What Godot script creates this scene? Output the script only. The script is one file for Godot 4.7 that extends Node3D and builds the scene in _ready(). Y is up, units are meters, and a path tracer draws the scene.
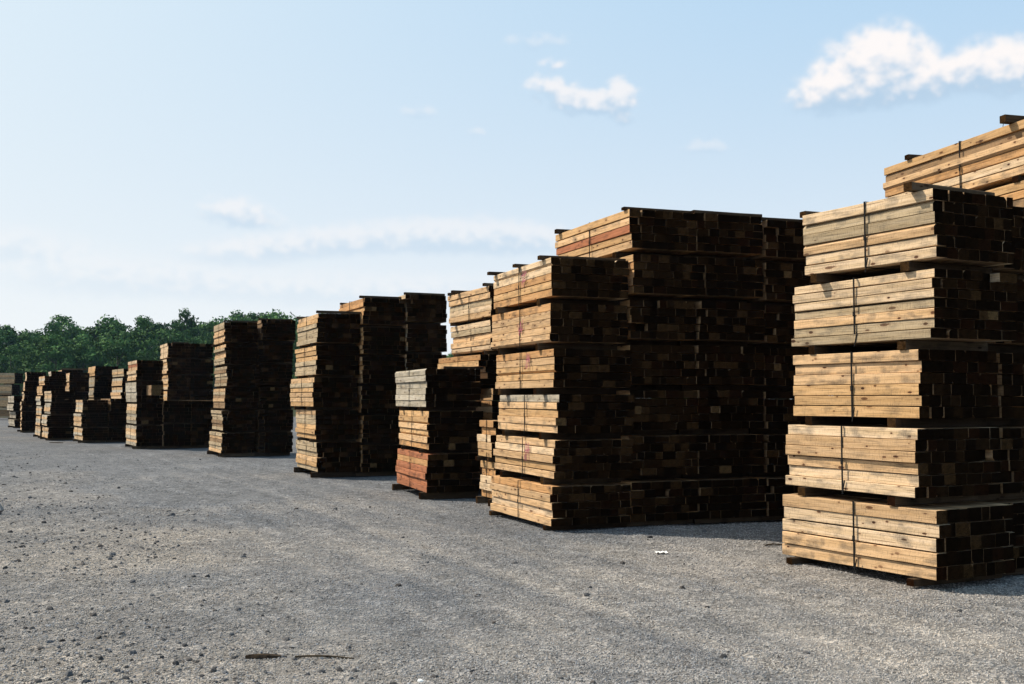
extends Node3D
# A gravel lumber yard: stacks of strapped timber bundles along a gravel road, a wood at the far end.

var rng := RandomNumberGenerator.new()
var used := {}
var cache := {}
var wood_tex: Array = []
var side_mats := {}
var end_mats: Array = []
var M := {}
var SUN_DIR := Vector3(-0.952 * 0.669, 0.743, -0.307 * 0.669).normalized()   # towards the sun

# ---------------------------------------------------------------- helpers
func numbered(called: String) -> String:
	var n: int = used.get(called, 0)
	used[called] = n + 1
	return called if n == 0 else "%s_%03d" % [called, n]

func tag(o: Node, label: String, category: String, group := "", kind := "") -> void:
	if label: o.set_meta("label", label)
	if category: o.set_meta("category", category)
	if group: o.set_meta("group", group)
	if kind: o.set_meta("kind", kind)

func thing(called: String, label: String, category: String, group := "") -> Node3D:
	var o := Node3D.new()
	o.name = numbered(called)
	add_child(o, true)
	tag(o, label, category, group)
	return o

func part(parent: Node, called: String, mesh: Mesh, mats: Array = []) -> MeshInstance3D:
	var o := MeshInstance3D.new()
	o.mesh = mesh
	o.name = called
	for i in mats.size(): o.set_surface_override_material(i, mats[i])
	parent.add_child(o, true)
	return o

class MB:
	var P := PackedVector3Array()
	var N := PackedVector3Array()
	var U := PackedVector2Array()
	var C := PackedColorArray()
	var I := PackedInt32Array()
	func tri(a: Vector3, b: Vector3, c: Vector3, n: Vector3, ua: Vector2, ub: Vector2, uc: Vector2, col: Color) -> void:
		var k := P.size()
		P.append(a); P.append(b); P.append(c)
		N.append(n); N.append(n); N.append(n)
		U.append(ua); U.append(ub); U.append(uc)
		C.append(col); C.append(col); C.append(col)
		if (b - a).cross(c - a).dot(n) > 0.0:
			I.append(k); I.append(k + 2); I.append(k + 1)
		else:
			I.append(k); I.append(k + 1); I.append(k + 2)
	func quad(a: Vector3, b: Vector3, c: Vector3, d: Vector3, out: Vector3, ua := Vector2(0, 0), ub := Vector2(1, 0), uc := Vector2(1, 1), ud := Vector2(0, 1), col := Color.WHITE) -> void:
		var n := (b - a).cross(c - a)
		if n.length_squared() < 1e-14: n = (c - a).cross(d - a)
		n = n.normalized()
		if n.dot(out) < 0.0: n = -n
		tri(a, b, c, n, ua, ub, uc, col)
		tri(a, c, d, n, ua, uc, ud, col)
	func box(c: Vector3, s: Vector3, t := Transform3D(), col := Color.WHITE) -> void:
		var h := s / 2.0
		for ax in 3:
			for sg in [-1.0, 1.0]:
				var n := Vector3.ZERO
				n[ax] = sg
				var a1: int = (ax + 1) % 3
				var a2: int = (ax + 2) % 3
				var v: Array = []
				for q in [[-1, -1], [1, -1], [1, 1], [-1, 1]]:
					var p := c + n * h[ax]
					p[a1] += q[0] * h[a1]
					p[a2] += q[1] * h[a2]
					v.append(t * p)
				quad(v[0], v[1], v[2], v[3], t.basis * n, Vector2(0, 0), Vector2(s[a1], 0), Vector2(s[a1], s[a2]), Vector2(0, s[a2]), col)
	func arrays() -> Array:
		var a := []
		a.resize(Mesh.ARRAY_MAX)
		a[Mesh.ARRAY_VERTEX] = P
		a[Mesh.ARRAY_NORMAL] = N
		a[Mesh.ARRAY_TEX_UV] = U
		a[Mesh.ARRAY_COLOR] = C
		a[Mesh.ARRAY_INDEX] = I
		return a

func commit(parts: Array) -> ArrayMesh:
	var m := ArrayMesh.new()
	for p in parts: m.add_surface_from_arrays(Mesh.PRIMITIVE_TRIANGLES, p.arrays())
	return m

# a sawn timber along z: side faces into s, end grain into e; chamfered when ch > 0, one waney edge when wane > 0
func timber(s: MB, e: MB, L: float, w: float, h: float, ch: float, wane: float, t: Transform3D, cs := Color.WHITE, ce := Color.WHITE) -> void:
	var prof: Array = []
	var hw := w / 2.0
	var hh := h / 2.0
	if ch <= 0.0:
		prof = [Vector2(-hw, -hh), Vector2(hw, -hh), Vector2(hw, hh), Vector2(-hw, hh)]
	else:
		var cc: Array = [ch, ch, ch, ch]
		if wane > 0.0: cc[rng.randi() % 4] = wane
		prof = [Vector2(-hw, -hh + cc[0]), Vector2(-hw + cc[0], -hh), Vector2(hw - cc[1], -hh), Vector2(hw, -hh + cc[1]), Vector2(hw, hh - cc[2]), Vector2(hw - cc[2], hh), Vector2(-hw + cc[3], hh), Vector2(-hw, hh - cc[3])]
	var n := prof.size()
	var near: Array = []
	var far: Array = []
	var jn := Vector2.ZERO
	var jf := Vector2.ZERO
	if ch > 0.0:
		jn = Vector2(rng.randf_range(-0.001, 0.001), rng.randf_range(-0.002, 0.002))
		jf = Vector2(rng.randf_range(-0.004, 0.004), rng.randf_range(-0.002, 0.002))
	for p in prof:
		var q: Vector2 = p
		near.append(Vector3(q.x + jn.x, q.y + jn.y, L / 2.0))
		far.append(Vector3(q.x + jf.x, q.y + jf.y, -L / 2.0))
	var bow := Vector3(rng.randf_range(-0.006, 0.006), rng.randf_range(-0.0045, 0.0045), rng.randf_range(-0.3, 0.3)) if ch > 0.0 else Vector3.ZERO
	var u0 := rng.randf()
	var v0 := rng.randf()
	var run := 0.0
	for i in n:
		var j := (i + 1) % n
		var a: Vector2 = prof[i]
		var b: Vector2 = prof[j]
		var mid := (a + b) / 2.0
		var st := a.distance_to(b)
		var va := v0 + run / 0.6
		var vb := v0 + (run + st) / 0.6
		run += st
		var outw: Vector3 = t.basis * Vector3(mid.x, mid.y, 0.0)
		if ch > 0.0:
			var ni: Vector3 = (near[i] + far[i]) / 2.0 + bow
			var nj: Vector3 = (near[j] + far[j]) / 2.0 + bow
			s.quad(t * near[i], t * near[j], t * nj, t * ni, outw, Vector2(u0, va), Vector2(u0, vb), Vector2(u0 + L / 4.8, vb), Vector2(u0 + L / 4.8, va), cs)
			s.quad(t * ni, t * nj, t * far[j], t * far[i], outw, Vector2(u0 + L / 4.8, va), Vector2(u0 + L / 4.8, vb), Vector2(u0 + L / 2.4, vb), Vector2(u0 + L / 2.4, va), cs)
		else:
			s.quad(t * near[i], t * near[j], t * far[j], t * far[i], outw, Vector2(u0, va), Vector2(u0, vb), Vector2(u0 + L / 2.4, vb), Vector2(u0 + L / 2.4, va), cs)
	for sg in [1.0, -1.0]:
		var ring: Array = near if sg > 0.0 else far
		var nn: Vector3 = t.basis * Vector3(0, 0, sg)
		var du := Vector2(rng.randf(), rng.randf())
		for i in range(1, n - 1):
			var uv: Array = []
			for k in [0, i, i + 1]:
				var pp: Vector2 = prof[k]
				uv.append(du + Vector2(pp.x, pp.y) / 0.25)
			e.tri(t * ring[0], t * ring[i], t * ring[i + 1], nn.normalized(), uv[0], uv[1], uv[2], ce)

func snoise(sd: int, freq: float, w: int, h: int, oct := 4) -> PackedByteArray:
	var n := FastNoiseLite.new()
	n.seed = sd
	n.noise_type = FastNoiseLite.TYPE_SIMPLEX_SMOOTH
	n.frequency = freq
	n.fractal_octaves = oct
	var im := n.get_seamless_image(w, h, false, false, 0.25, true)
	return im.get_data()

func stretched(sd: int, freq: float, w: int, h: int, W: int, H: int, oct := 4) -> PackedByteArray:
	var n := FastNoiseLite.new()
	n.seed = sd
	n.noise_type = FastNoiseLite.TYPE_SIMPLEX_SMOOTH
	n.frequency = freq
	n.fractal_octaves = oct
	var im := n.get_seamless_image(w, h, false, false, 0.25, true)
	im.convert(Image.FORMAT_L8)
	im.resize(W, H, Image.INTERPOLATE_CUBIC)
	return im.get_data()

# plank surface: lengthwise grain, saw marks, knots, grey-green weather stain. Near white, tinted by the material
func make_wood(sd: int, knots: int, stain: float) -> Array:
	var W := 1024
	var H := 512
	var grain := stretched(sd, 0.09, 48, 512, W, H, 5)
	var band := stretched(sd + 1, 0.02, 64, 512, W, H, 3)
	var saw := stretched(sd + 2, 0.2, 512, 32, W, H, 3)
	var blot := snoise(sd + 3, 0.006, W, H, 5)
	var fine := snoise(sd + 4, 0.12, W, H, 2)
	var kr := RandomNumberGenerator.new()
	kr.seed = sd
	var K: Array = []
	for i in knots:
		K.append([kr.randf() * W, kr.randf() * H, kr.randf_range(5.0, 17.0), kr.randf_range(0.9, 1.7), kr.randf_range(0.35, 0.95)])
	var kmask := PackedFloat32Array()
	kmask.resize(W * H)
	for k in K:
		var R := int(k[2] * 3.2)
		for dy in range(-R, R + 1):
			for dx in range(-R * 2, R * 2 + 1):
				var d: float = sqrt(pow(dx / k[3], 2) + float(dy * dy)) / k[2]
				if d < 3.0:
					var v: float = (1.0 if d < 0.75 else maxf(0.0, 1.0 - (d - 0.75) / 0.35)) * k[4] + 0.28 * maxf(0.0, 1.0 - d / 3.0) * (0.6 + 0.4 * sin(d * 9.0))
					var x := posmod(int(k[0]) + dx, W)
					var y := posmod(int(k[1]) + dy, H)
					kmask[y * W + x] = maxf(kmask[y * W + x], v)
	for i in 26:
		var cx := kr.randi() % W
		var cy := kr.randf() * H
		var cl := kr.randi_range(50, 260)
		var drift := kr.randf_range(-0.03, 0.03)
		for dx in cl:
			var th := 1.0 + 1.6 * sin(PI * dx / cl)
			cy += drift + kr.randf_range(-0.12, 0.12)
			for dy in int(th):
				var at := posmod(int(cy) + dy, H) * W + posmod(cx + dx, W)
				kmask[at] = maxf(kmask[at], 0.75)
	var out := PackedByteArray()
	out.resize(W * H * 3)
	var hgt := PackedByteArray()
	hgt.resize(W * H)
	for i in W * H:
		var g := grain[i] / 255.0
		var b := band[i] / 255.0
		var s := saw[i] / 255.0
		var f := fine[i] / 255.0
		var st := clampf((blot[i] / 255.0 - 0.52) * 3.2, 0.0, 1.0) * stain
		var k := kmask[i]
		var dark := 1.0 - 0.20 * smoothstep(0.5, 0.85, g) - 0.12 * (1.0 - b) - 0.06 * smoothstep(0.55, 0.8, s) - 0.10 * (f - 0.5)
		var r := dark * (1.0 - 0.62 * k)
		var gg := dark * (1.0 - 0.72 * k) * (0.985 + 0.03 * (b - 0.5))
		var bl := dark * (1.0 - 0.76 * k) * (0.96 + 0.10 * (b - 0.5))
		var gy := (r + gg + bl) / 3.0
		var ms := st * (0.55 + 0.45 * f)
		r = lerpf(r, gy * 0.60, ms)
		gg = lerpf(gg, gy * 0.62, ms)
		bl = lerpf(bl, gy * 0.66, ms)
		out[i * 3] = int(clampf(r, 0.0, 1.0) * 255.0)
		out[i * 3 + 1] = int(clampf(gg, 0.0, 1.0) * 255.0)
		out[i * 3 + 2] = int(clampf(bl, 0.0, 1.0) * 255.0)
		hgt[i] = int(clampf(0.75 - 0.35 * smoothstep(0.5, 0.85, g) - 0.25 * smoothstep(0.5, 0.8, s) - 0.3 * k + 0.2 * (f - 0.5), 0.0, 1.0) * 255.0)
	var im := Image.create_from_data(W, H, false, Image.FORMAT_RGB8, out)
	var hm := Image.create_from_data(W, H, false, Image.FORMAT_L8, hgt)
	hm.convert(Image.FORMAT_RGBA8)
	hm.bump_map_to_normal_map(3.0)
	return [ImageTexture.create_from_image(im), ImageTexture.create_from_image(hm)]

func make_end() -> ImageTexture:
	var W := 256
	var fine := snoise(91, 0.05, W, W, 4)
	var blot := snoise(92, 0.012, W, W, 4)
	var out := PackedByteArray()
	out.resize(W * W * 3)
	for y in W:
		for x in W:
			var i := y * W + x
			var d := Vector2(x - 128.0, y - 300.0).length() + fine[i] * 0.06
			var ring := 0.5 + 0.5 * sin(d * 0.42)
			var v := 0.62 + 0.22 * ring + 0.42 * (fine[i] / 255.0 - 0.5) - 0.55 * clampf(blot[i] / 255.0 - 0.5, 0.0, 1.0)
			var c := int(clampf(v, 0.0, 1.0) * 255.0)
			out[i * 3] = c
			out[i * 3 + 1] = int(c * 0.97)
			out[i * 3 + 2] = int(c * 0.93)
	return ImageTexture.create_from_image(Image.create_from_data(W, W, false, Image.FORMAT_RGB8, out))

func lin(r: float, g: float, b: float) -> Color:
	return Color(r, g, b).linear_to_srgb()

const TONES := {   # linear base colours of sawn faces
	"pale": [0.64, 0.485, 0.325], "tan": [0.61, 0.41, 0.235], "gold": [0.58, 0.37, 0.185], "honey": [0.50, 0.285, 0.13],
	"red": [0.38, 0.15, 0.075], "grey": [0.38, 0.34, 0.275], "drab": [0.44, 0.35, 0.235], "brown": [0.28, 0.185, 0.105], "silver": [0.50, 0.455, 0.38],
}
const ENDS := [[0.013, 0.008, 0.005], [0.019, 0.011, 0.006], [0.033, 0.0185, 0.0095], [0.028, 0.013, 0.007], [0.072, 0.042, 0.020], [0.18, 0.12, 0.06]]  # weathered end grain, darkened further to carry the shade on stack ends
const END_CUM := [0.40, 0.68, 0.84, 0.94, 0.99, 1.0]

func side_mat(tone: String, v: int) -> StandardMaterial3D:
	var key := "%s%d" % [tone, v]
	if not side_mats.has(key):
		var m := StandardMaterial3D.new()
		var c: Array = TONES[tone]
		var k: float = [1.0, 0.86, 1.08][v]
		m.albedo_color = lin(c[0] * k, c[1] * k, c[2] * k)
		m.albedo_texture = wood_tex[v][0]
		m.normal_enabled = true
		m.normal_texture = wood_tex[v][1]
		m.normal_scale = 0.8
		m.roughness = 0.85
		m.metallic_specular = 0.3
		side_mats[key] = m
	return side_mats[key]

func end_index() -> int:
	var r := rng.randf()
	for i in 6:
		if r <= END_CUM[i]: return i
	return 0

func pick(list: Array) -> String:
	return list[rng.randi() % list.size()]

# ---------------------------------------------------------------- bundles
func board_mesh(L: float, w: float, h: float, v: int) -> ArrayMesh:
	var key := "%.2f_%.2f_%.4f_%d" % [L, w, h, v]
	if not cache.has(key):
		var s := MB.new()
		var e := MB.new()
		timber(s, e, L, w, h - [0.0, 0.007, 0.0, 0.012, 0.003][v], 0.004, 0.032 if v == 2 else 0.0, Transform3D())
		cache[key] = commit([s, e])
	return cache[key]

# parts of one strapped bundle; origin at the middle of its base, timbers along z, the near ends at +z
func fill_bundle(root: Node3D, b: Dictionary) -> void:
	var W: float = b.W
	var L: float = b.L
	var H: float = b.H
	var nc: int = b.courses
	var h := H / nc
	var tones: Array = b.tones
	var detail: int = b.detail
	var s := MB.new()
	var e := MB.new()
	var count := 0
	for r in nc:
		var widths: Array = []
		var total := 0.0
		W = snappedf(W, 0.02)
		while total < W - 0.01:
			var w := snappedf(rng.randf_range(0.115, 0.235) if detail < 2 else rng.randf_range(0.15, 0.24), 0.02)
			if W - total - w < 0.09: w = snappedf(W - total, 0.02)
			if w > 0.27: w = snappedf(w / 2.0, 0.02)
			widths.append(w)
			total += w
		var spread := (W - total) / widths.size()
		var x := -W / 2.0 + rng.randf_range(-0.02, 0.02)
		var row_tone: String = b.rows[mini(nc - 1 - r, b.rows.size() - 1)] if b.has("rows") else pick(tones)
		for c in widths.size():
			var w: float = widths[c]
			var dz := rng.randfn(0.0, 0.017 if c == 0 else 0.0015)
			if rng.randf() < (0.10 if c == 0 else 0.015): dz += rng.randf_range(-0.12, 0.06)
			if b.has("juts") and c in [b.juts, b.juts + 1] and r in [2, 3, 4]: dz += 1.0
			var xx := x + w / 2.0 + spread / 2.0 + (rng.randf_range(-0.020, 0.014) if c == 0 else 0.0)
			x += w + spread
			if b.has("missing") and c == 0 and r in b.missing: continue
			var y := h * (r + 0.5)
			var t := Transform3D(Basis(Vector3.UP, rng.randf_range(-0.004, 0.004)), Vector3(xx, y, dz))
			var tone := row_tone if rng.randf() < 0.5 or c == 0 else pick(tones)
			if (c > 0 or b.has("inner")) and c < widths.size() - 1: tone = "brown"   # inner boards toned brown to put shade into the gaps
			var ei := end_index()
			if b.has("pale_ends") and rng.randf() < 0.42: ei = [2, 2, 4][rng.randi() % 3]
			if b.has("juts") and c in [b.juts, b.juts + 1] and r in [2, 3, 4]: ei = 5
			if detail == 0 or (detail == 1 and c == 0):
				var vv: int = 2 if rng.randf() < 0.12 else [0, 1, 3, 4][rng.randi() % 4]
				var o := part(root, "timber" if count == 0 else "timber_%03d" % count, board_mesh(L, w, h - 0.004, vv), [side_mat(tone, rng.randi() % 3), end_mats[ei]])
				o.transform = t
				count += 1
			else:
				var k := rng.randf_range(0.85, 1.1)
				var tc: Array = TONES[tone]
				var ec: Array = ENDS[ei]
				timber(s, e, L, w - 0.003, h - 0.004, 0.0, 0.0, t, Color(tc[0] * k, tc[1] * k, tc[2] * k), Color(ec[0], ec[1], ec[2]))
	if s.P.size():
		var o := part(root, "packed_timber", commit([s, e]), [M.packed_side, M.packed_end])
		o.set_meta("kind", "stuff")
	if b.get("strap", true):
		var z := rng.randf_range(-0.08, 0.08)
		var st := MB.new()
		var hw := W / 2.0 + 0.022
		var sw := 0.022 if detail == 0 else 0.03
		for q in [[Vector3(0, H + 0.004, z), Vector3(2.0 * hw + 0.006, 0.005, sw)], [Vector3(0, -0.002, z), Vector3(2.0 * hw + 0.006, 0.005, sw)], [Vector3(-hw, H / 2.0, z), Vector3(0.005, H + 0.006, sw)], [Vector3(hw, H / 2.0, z), Vector3(0.005, H + 0.006, sw)]]:
			st.box(q[0], q[1])
		if detail == 0:   # crimped clip and loose tail
			st.box(Vector3(-hw - 0.003, H * 0.45, z), Vector3(0.008, 0.05, sw + 0.012))
			st.box(Vector3(-hw - 0.012, H * 0.05, z + 0.02), Vector3(0.004, 0.16, sw * 0.6), Transform3D(Basis(Vector3.RIGHT, 0.25), Vector3.ZERO))
		part(root, "strap", commit([st]), [M.strap])

# a crayon scrawl: strips set a hair proud of the bundle's road-side face, in the plane x = -hw
func scrawl(root: Node3D, strokes: Array, hw: float, size: float, at: Vector2, m: Material) -> void:
	var mb := MB.new()
	for stv in strokes:
		for i in range(stv.size() - 1):
			var a: Vector2 = stv[i] * size + at
			var b: Vector2 = stv[i + 1] * size + at
			var d := (b - a).normalized()
			var n := Vector2(-d.y, d.x) * 0.0075
			var v: Array = []
			for p in [a - n, b - n, b + n, a + n]: v.append(Vector3(-hw, p.y, p.x))
			mb.quad(v[0], v[1], v[2], v[3], Vector3(-1, 0, 0))
	var o := part(root, "crayon_mark", commit([mb]), [m])
	o.set_meta("label", "purple red crayon scrawl")

func ordinal(i: int, n: int) -> String:
	if n == 1: return "single"
	if i == n - 1: return "topmost"
	if i == 0: return "lowest"
	if i == n - 2: return "second from top"
	if i == 1 and n > 4: return "second from bottom"
	if i == n - 3: return "third from top"
	if i == 2: return "third from bottom"
	return "fourth from top"

const TONE_WORD := {"pale": "pale", "tan": "tan", "gold": "golden", "honey": "honey-brown", "red": "reddish", "grey": "grey", "drab": "drab", "brown": "brown", "silver": "silver-grey"}

func bearer(t: Transform3D, length: float, wd: float, ht: float, label: String) -> void:
	var s := MB.new()
	var e := MB.new()
	timber(s, e, length, wd, ht, 0.006, 0.0, Transform3D(Basis(Vector3.UP, PI / 2.0), Vector3(0, ht / 2.0, 0)))
	var o := MeshInstance3D.new()
	o.mesh = commit([s, e])
	o.name = numbered("wooden_bearer")
	o.transform = t
	o.set_surface_override_material(0, M.bearers[rng.randi() % 3])
	o.set_surface_override_material(1, end_mats[2 + rng.randi() % 3])
	add_child(o, true)
	tag(o, label, "bearer", "wooden bearers between and under the timber bundles")

func stack(d: Dictionary) -> void:
	rng.seed = hash(d.key)
	var yaw := deg_to_rad(d.yaw)
	var R := Basis(Vector3.UP, yaw)
	var W: float = d.W
	var L: float = d.L
	var base: float = d.get("base", 0.11)
	var gap: float = d.get("gap", 0.075)
	var n: int = d.n
	var bh: float = (d.H - base - (n - 1) * gap) / n
	var corner := Vector3(d.X, 0.0, -d.Z)
	var centre := corner + R * Vector3(W / 2.0, 0.0, -L / 2.0)
	var y := base
	var jit: float = d.get("jitter", 0.035)
	var short: String = d.what.trim_prefix("the ")
	for i in n:
		var lay: Dictionary = d.get("layers", {}).get(n - 1 - i, {})   # keyed from the top
		var tones: Array = lay.get("tones", d.tones)
		var l: float = snappedf(L + lay.get("dL", 0.0), 0.05)
		var off := Vector3(lay.get("dx", rng.randf_range(-jit, jit)), 0.0, lay.get("dz", rng.randf_range(-jit, jit)))
		var turn: float = deg_to_rad(lay.get("turn", rng.randf_range(-0.8, 0.8)))
		var name_tone: String = TONE_WORD[tones[0]]
		var b := thing("timber_bundle", "%s timber bundle, %s, in %s" % [name_tone, ordinal(i, n), short], "timber bundle", "strapped timber bundles stacked in the yard")
		b.position = centre + R * off + Vector3(0, y, 0)
		b.rotation.y = yaw + turn
		var spec := {"W": W + lay.get("dW", rng.randf_range(-0.03, 0.02)), "L": l, "H": bh, "courses": lay.get("courses", d.get("courses", 5)), "tones": tones, "detail": d.detail}
		for k in ["juts", "missing", "pale_ends", "rows", "inner"]:
			if lay.has(k): spec[k] = lay[k]
			elif d.has(k): spec[k] = d[k]
		fill_bundle(b, spec)
		if lay.has("mark"):
			var mk: Array = lay.mark
			scrawl(b, mk[0], spec.W / 2.0 + 0.030, mk[1], Vector2(mk[2], mk[3]), M.crayon)
		# bearers below this bundle
		var hb := base if i == 0 else gap
		var names: Array = ["near", "far"]
		for k in 2:
			var z: float = ((0.31 if k == 0 else -0.34) if i > 0 else (0.435 if k == 0 else -0.42)) * L + rng.randf_range(-0.05, 0.05) * (1.0 if i > 0 else 0.3)
			var px := rng.randf_range(-0.07, 0.05) - (0.05 if i == 0 else 0.0)
			var pos := centre + R * Vector3(off.x + px, 0, off.z + z) + Vector3(0, y - hb, 0)
			bearer(Transform3D(Basis(Vector3.UP, yaw + rng.randf_range(-0.03, 0.03)), pos + Vector3(0, 0.0006, 0)), W + 0.06, rng.randf_range(0.09, 0.13), hb - 0.0012, "bearer at %s end under %s bundle, %s" % [names[k], ordinal(i, n).replace("second from", "second-from").replace("third from", "third-from").replace("fourth from", "fourth-from"), short])
		y += bh + gap
	y -= gap
	for tb in d.get("top", []):
		var pos := centre + R * Vector3(tb[1], 0, tb[0] * L) + Vector3(0, y + 0.001, 0)
		bearer(Transform3D(Basis(Vector3.UP, yaw + deg_to_rad(tb[3])), pos), W + tb[2], 0.11, tb[4] if tb.size() > 4 else 0.06, "loose bearer across %s atop %s" % [tb[5] if tb.size() > 5 else "the near end", short])

const JM := [[Vector2(-0.5, -0.2), Vector2(-0.38, -0.5), Vector2(-0.3, 0.5)], [Vector2(-0.2, -0.5), Vector2(-0.12, 0.45), Vector2(0.0, -0.1), Vector2(0.12, 0.5), Vector2(0.2, -0.45)], [Vector2(-0.45, 0.05), Vector2(0.3, 0.12)]]
const HASH := [[Vector2(-0.3, -0.5), Vector2(-0.15, 0.5)], [Vector2(0.0, -0.5), Vector2(0.05, 0.5)], [Vector2(-0.45, 0.2), Vector2(0.4, 0.3)], [Vector2(-0.4, -0.2), Vector2(0.35, -0.1)], [Vector2(-0.4, -0.35), Vector2(0.4, 0.45)]]
const VEE := [[Vector2(-0.4, 0.3), Vector2(-0.2, -0.4), Vector2(0.0, 0.4), Vector2(0.1, -0.3), Vector2(0.35, 0.5)], [Vector2(-0.3, -0.1), Vector2(0.4, -0.05)]]

# ---------------------------------------------------------------- sky
func sky_dir(az: float, el: float) -> Vector3:
	return Vector3(sin(az) * cos(el), sin(el), -cos(az) * cos(el))

func air(dir: Vector3) -> Color:   # clear summer air: deeper blue overhead and away from the sun, whitening towards it and towards the horizon
	var el := rad_to_deg(asin(clampf(dir.y, 0.0, 1.0)))
	var k := exp(-el / 16.0)
	var c := Vector3(0.19, 0.51, 0.85).lerp(Vector3(0.97, 0.975, 0.965), k)
	var g := rad_to_deg(acos(clampf(dir.dot(SUN_DIR), -1.0, 1.0)))
	c = c.lerp(Vector3(0.90, 0.98, 1.0), exp(-pow(g / 57.0, 3.0)))
	c = c.lerp(Vector3(0.99, 0.985, 0.97), 0.85 * exp(-el / 11.0) * exp(-pow(g / 80.0, 2.0)))
	var a := exp(-pow(g / 20.0, 2.0)) * 0.35
	c += Vector3(a, a, a)
	return Color(c.x, c.y, c.z)

func make_sky() -> ImageTexture:
	var W := 512
	var H := 256
	var im := Image.create(W, H, false, Image.FORMAT_RGBF)
	for y in H:
		var el := PI / 2.0 - (y + 0.5) / H * PI
		for x in W:
			var az := (x + 0.5) / W * TAU
			im.set_pixel(x, y, air(sky_dir(az, maxf(el, 0.0))))
	im.resize(4096, 2048, Image.INTERPOLATE_BILINEAR)
	# clouds: each a list of puffs (azimuth, elevation, half width, half height in degrees, weight)
	var n1 := FastNoiseLite.new()
	n1.seed = 7
	n1.frequency = 0.42
	n1.fractal_octaves = 6
	n1.fractal_gain = 0.47
	var clouds: Array = CLOUDS.duplicate()
	var cr := RandomNumberGenerator.new()
	cr.seed = 11
	for i in 34:   # the rest of the sky carries the same small fair-weather clouds
		var az := cr.randf_range(36.0, 324.0)
		var el := cr.randf_range(9.0, 34.0)
		var s := cr.randf_range(0.7, 1.9)
		var puffs: Array = []
		for k in 3 + cr.randi() % 3:
			puffs.append([az + cr.randf_range(-2.4, 2.4) * s, el + cr.randf_range(-0.4, 0.6) * s, cr.randf_range(1.2, 2.4) * s, cr.randf_range(0.7, 1.3) * s, cr.randf_range(0.5, 1.0)])
		clouds.append([cr.randf_range(0.4, 1.0), 0.55, puffs])
	for cl in clouds:
		paint_cloud(im, n1, cl[0], cl[1], cl[2])
	return ImageTexture.create_from_image(im)

# [opacity, raggedness, puffs] ; as the photograph's sky: one bright heap, one wispy tuft, faint streaks low down
const CLOUDS := [
	[1.0, 0.48, [[17.9, 16.1, 2.3, 1.7, 1.0], [19.3, 16.6, 1.9, 1.6, 1.0], [16.2, 15.0, 2.1, 1.2, 0.9], [20.2, 15.3, 2.2, 1.4, 0.9], [18.2, 14.9, 3.0, 1.0, 0.7], [22.0, 15.3, 1.8, 1.1, 0.6], [23.8, 15.6, 2.0, 1.4, 0.95], [25.6, 15.2, 2.4, 1.5, 0.95], [28.0, 15.2, 2.8, 1.4, 0.9], [30.6, 15.4, 2.4, 1.2, 0.8]]],
	[0.75, 0.75, [[1.6, 16.0, 1.1, 0.7, 0.5], [2.6, 15.6, 1.3, 0.8, 0.7], [3.7, 15.1, 1.5, 0.75, 0.9], [4.8, 15.0, 1.2, 0.7, 0.9], [5.7, 15.5, 0.95, 0.9, 1.1], [5.9, 14.6, 0.7, 0.8, 0.7], [2.2, 17.0, 1.0, 0.5, 0.5]]],
	[0.25, 0.9, [[-4.9, 14.7, 0.9, 0.4, 0.8], [10.0, 12.8, 1.2, 0.45, 1.0], [-1.9, 13.7, 0.5, 0.3, 0.8], [1.5, 18.2, 2.0, 0.5, 0.7]]],
	[0.5, 0.5, [[-14.3, 9.4, 1.8, 0.85, 0.95], [-13.0, 8.9, 1.6, 0.6, 0.6]]],
	[0.42, 0.3, [[-10.5, 7.9, 3.6, 0.9, 0.8], [-6.0, 8.3, 4.0, 1.1, 0.9], [-2.0, 8.4, 3.6, 1.2, 0.9], [1.5, 8.2, 3.4, 1.0, 0.8], [-14.0, 7.3, 3.4, 0.9, 0.7]]],
	[0.26, 0.2, [[-20.0, 6.0, 6.0, 1.5, 0.8], [-10.0, 5.6, 7.0, 1.3, 0.8], [-25.0, 7.4, 4.0, 1.1, 0.7], [-1.0, 5.6, 6.0, 1.2, 0.6]]],
]

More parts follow.
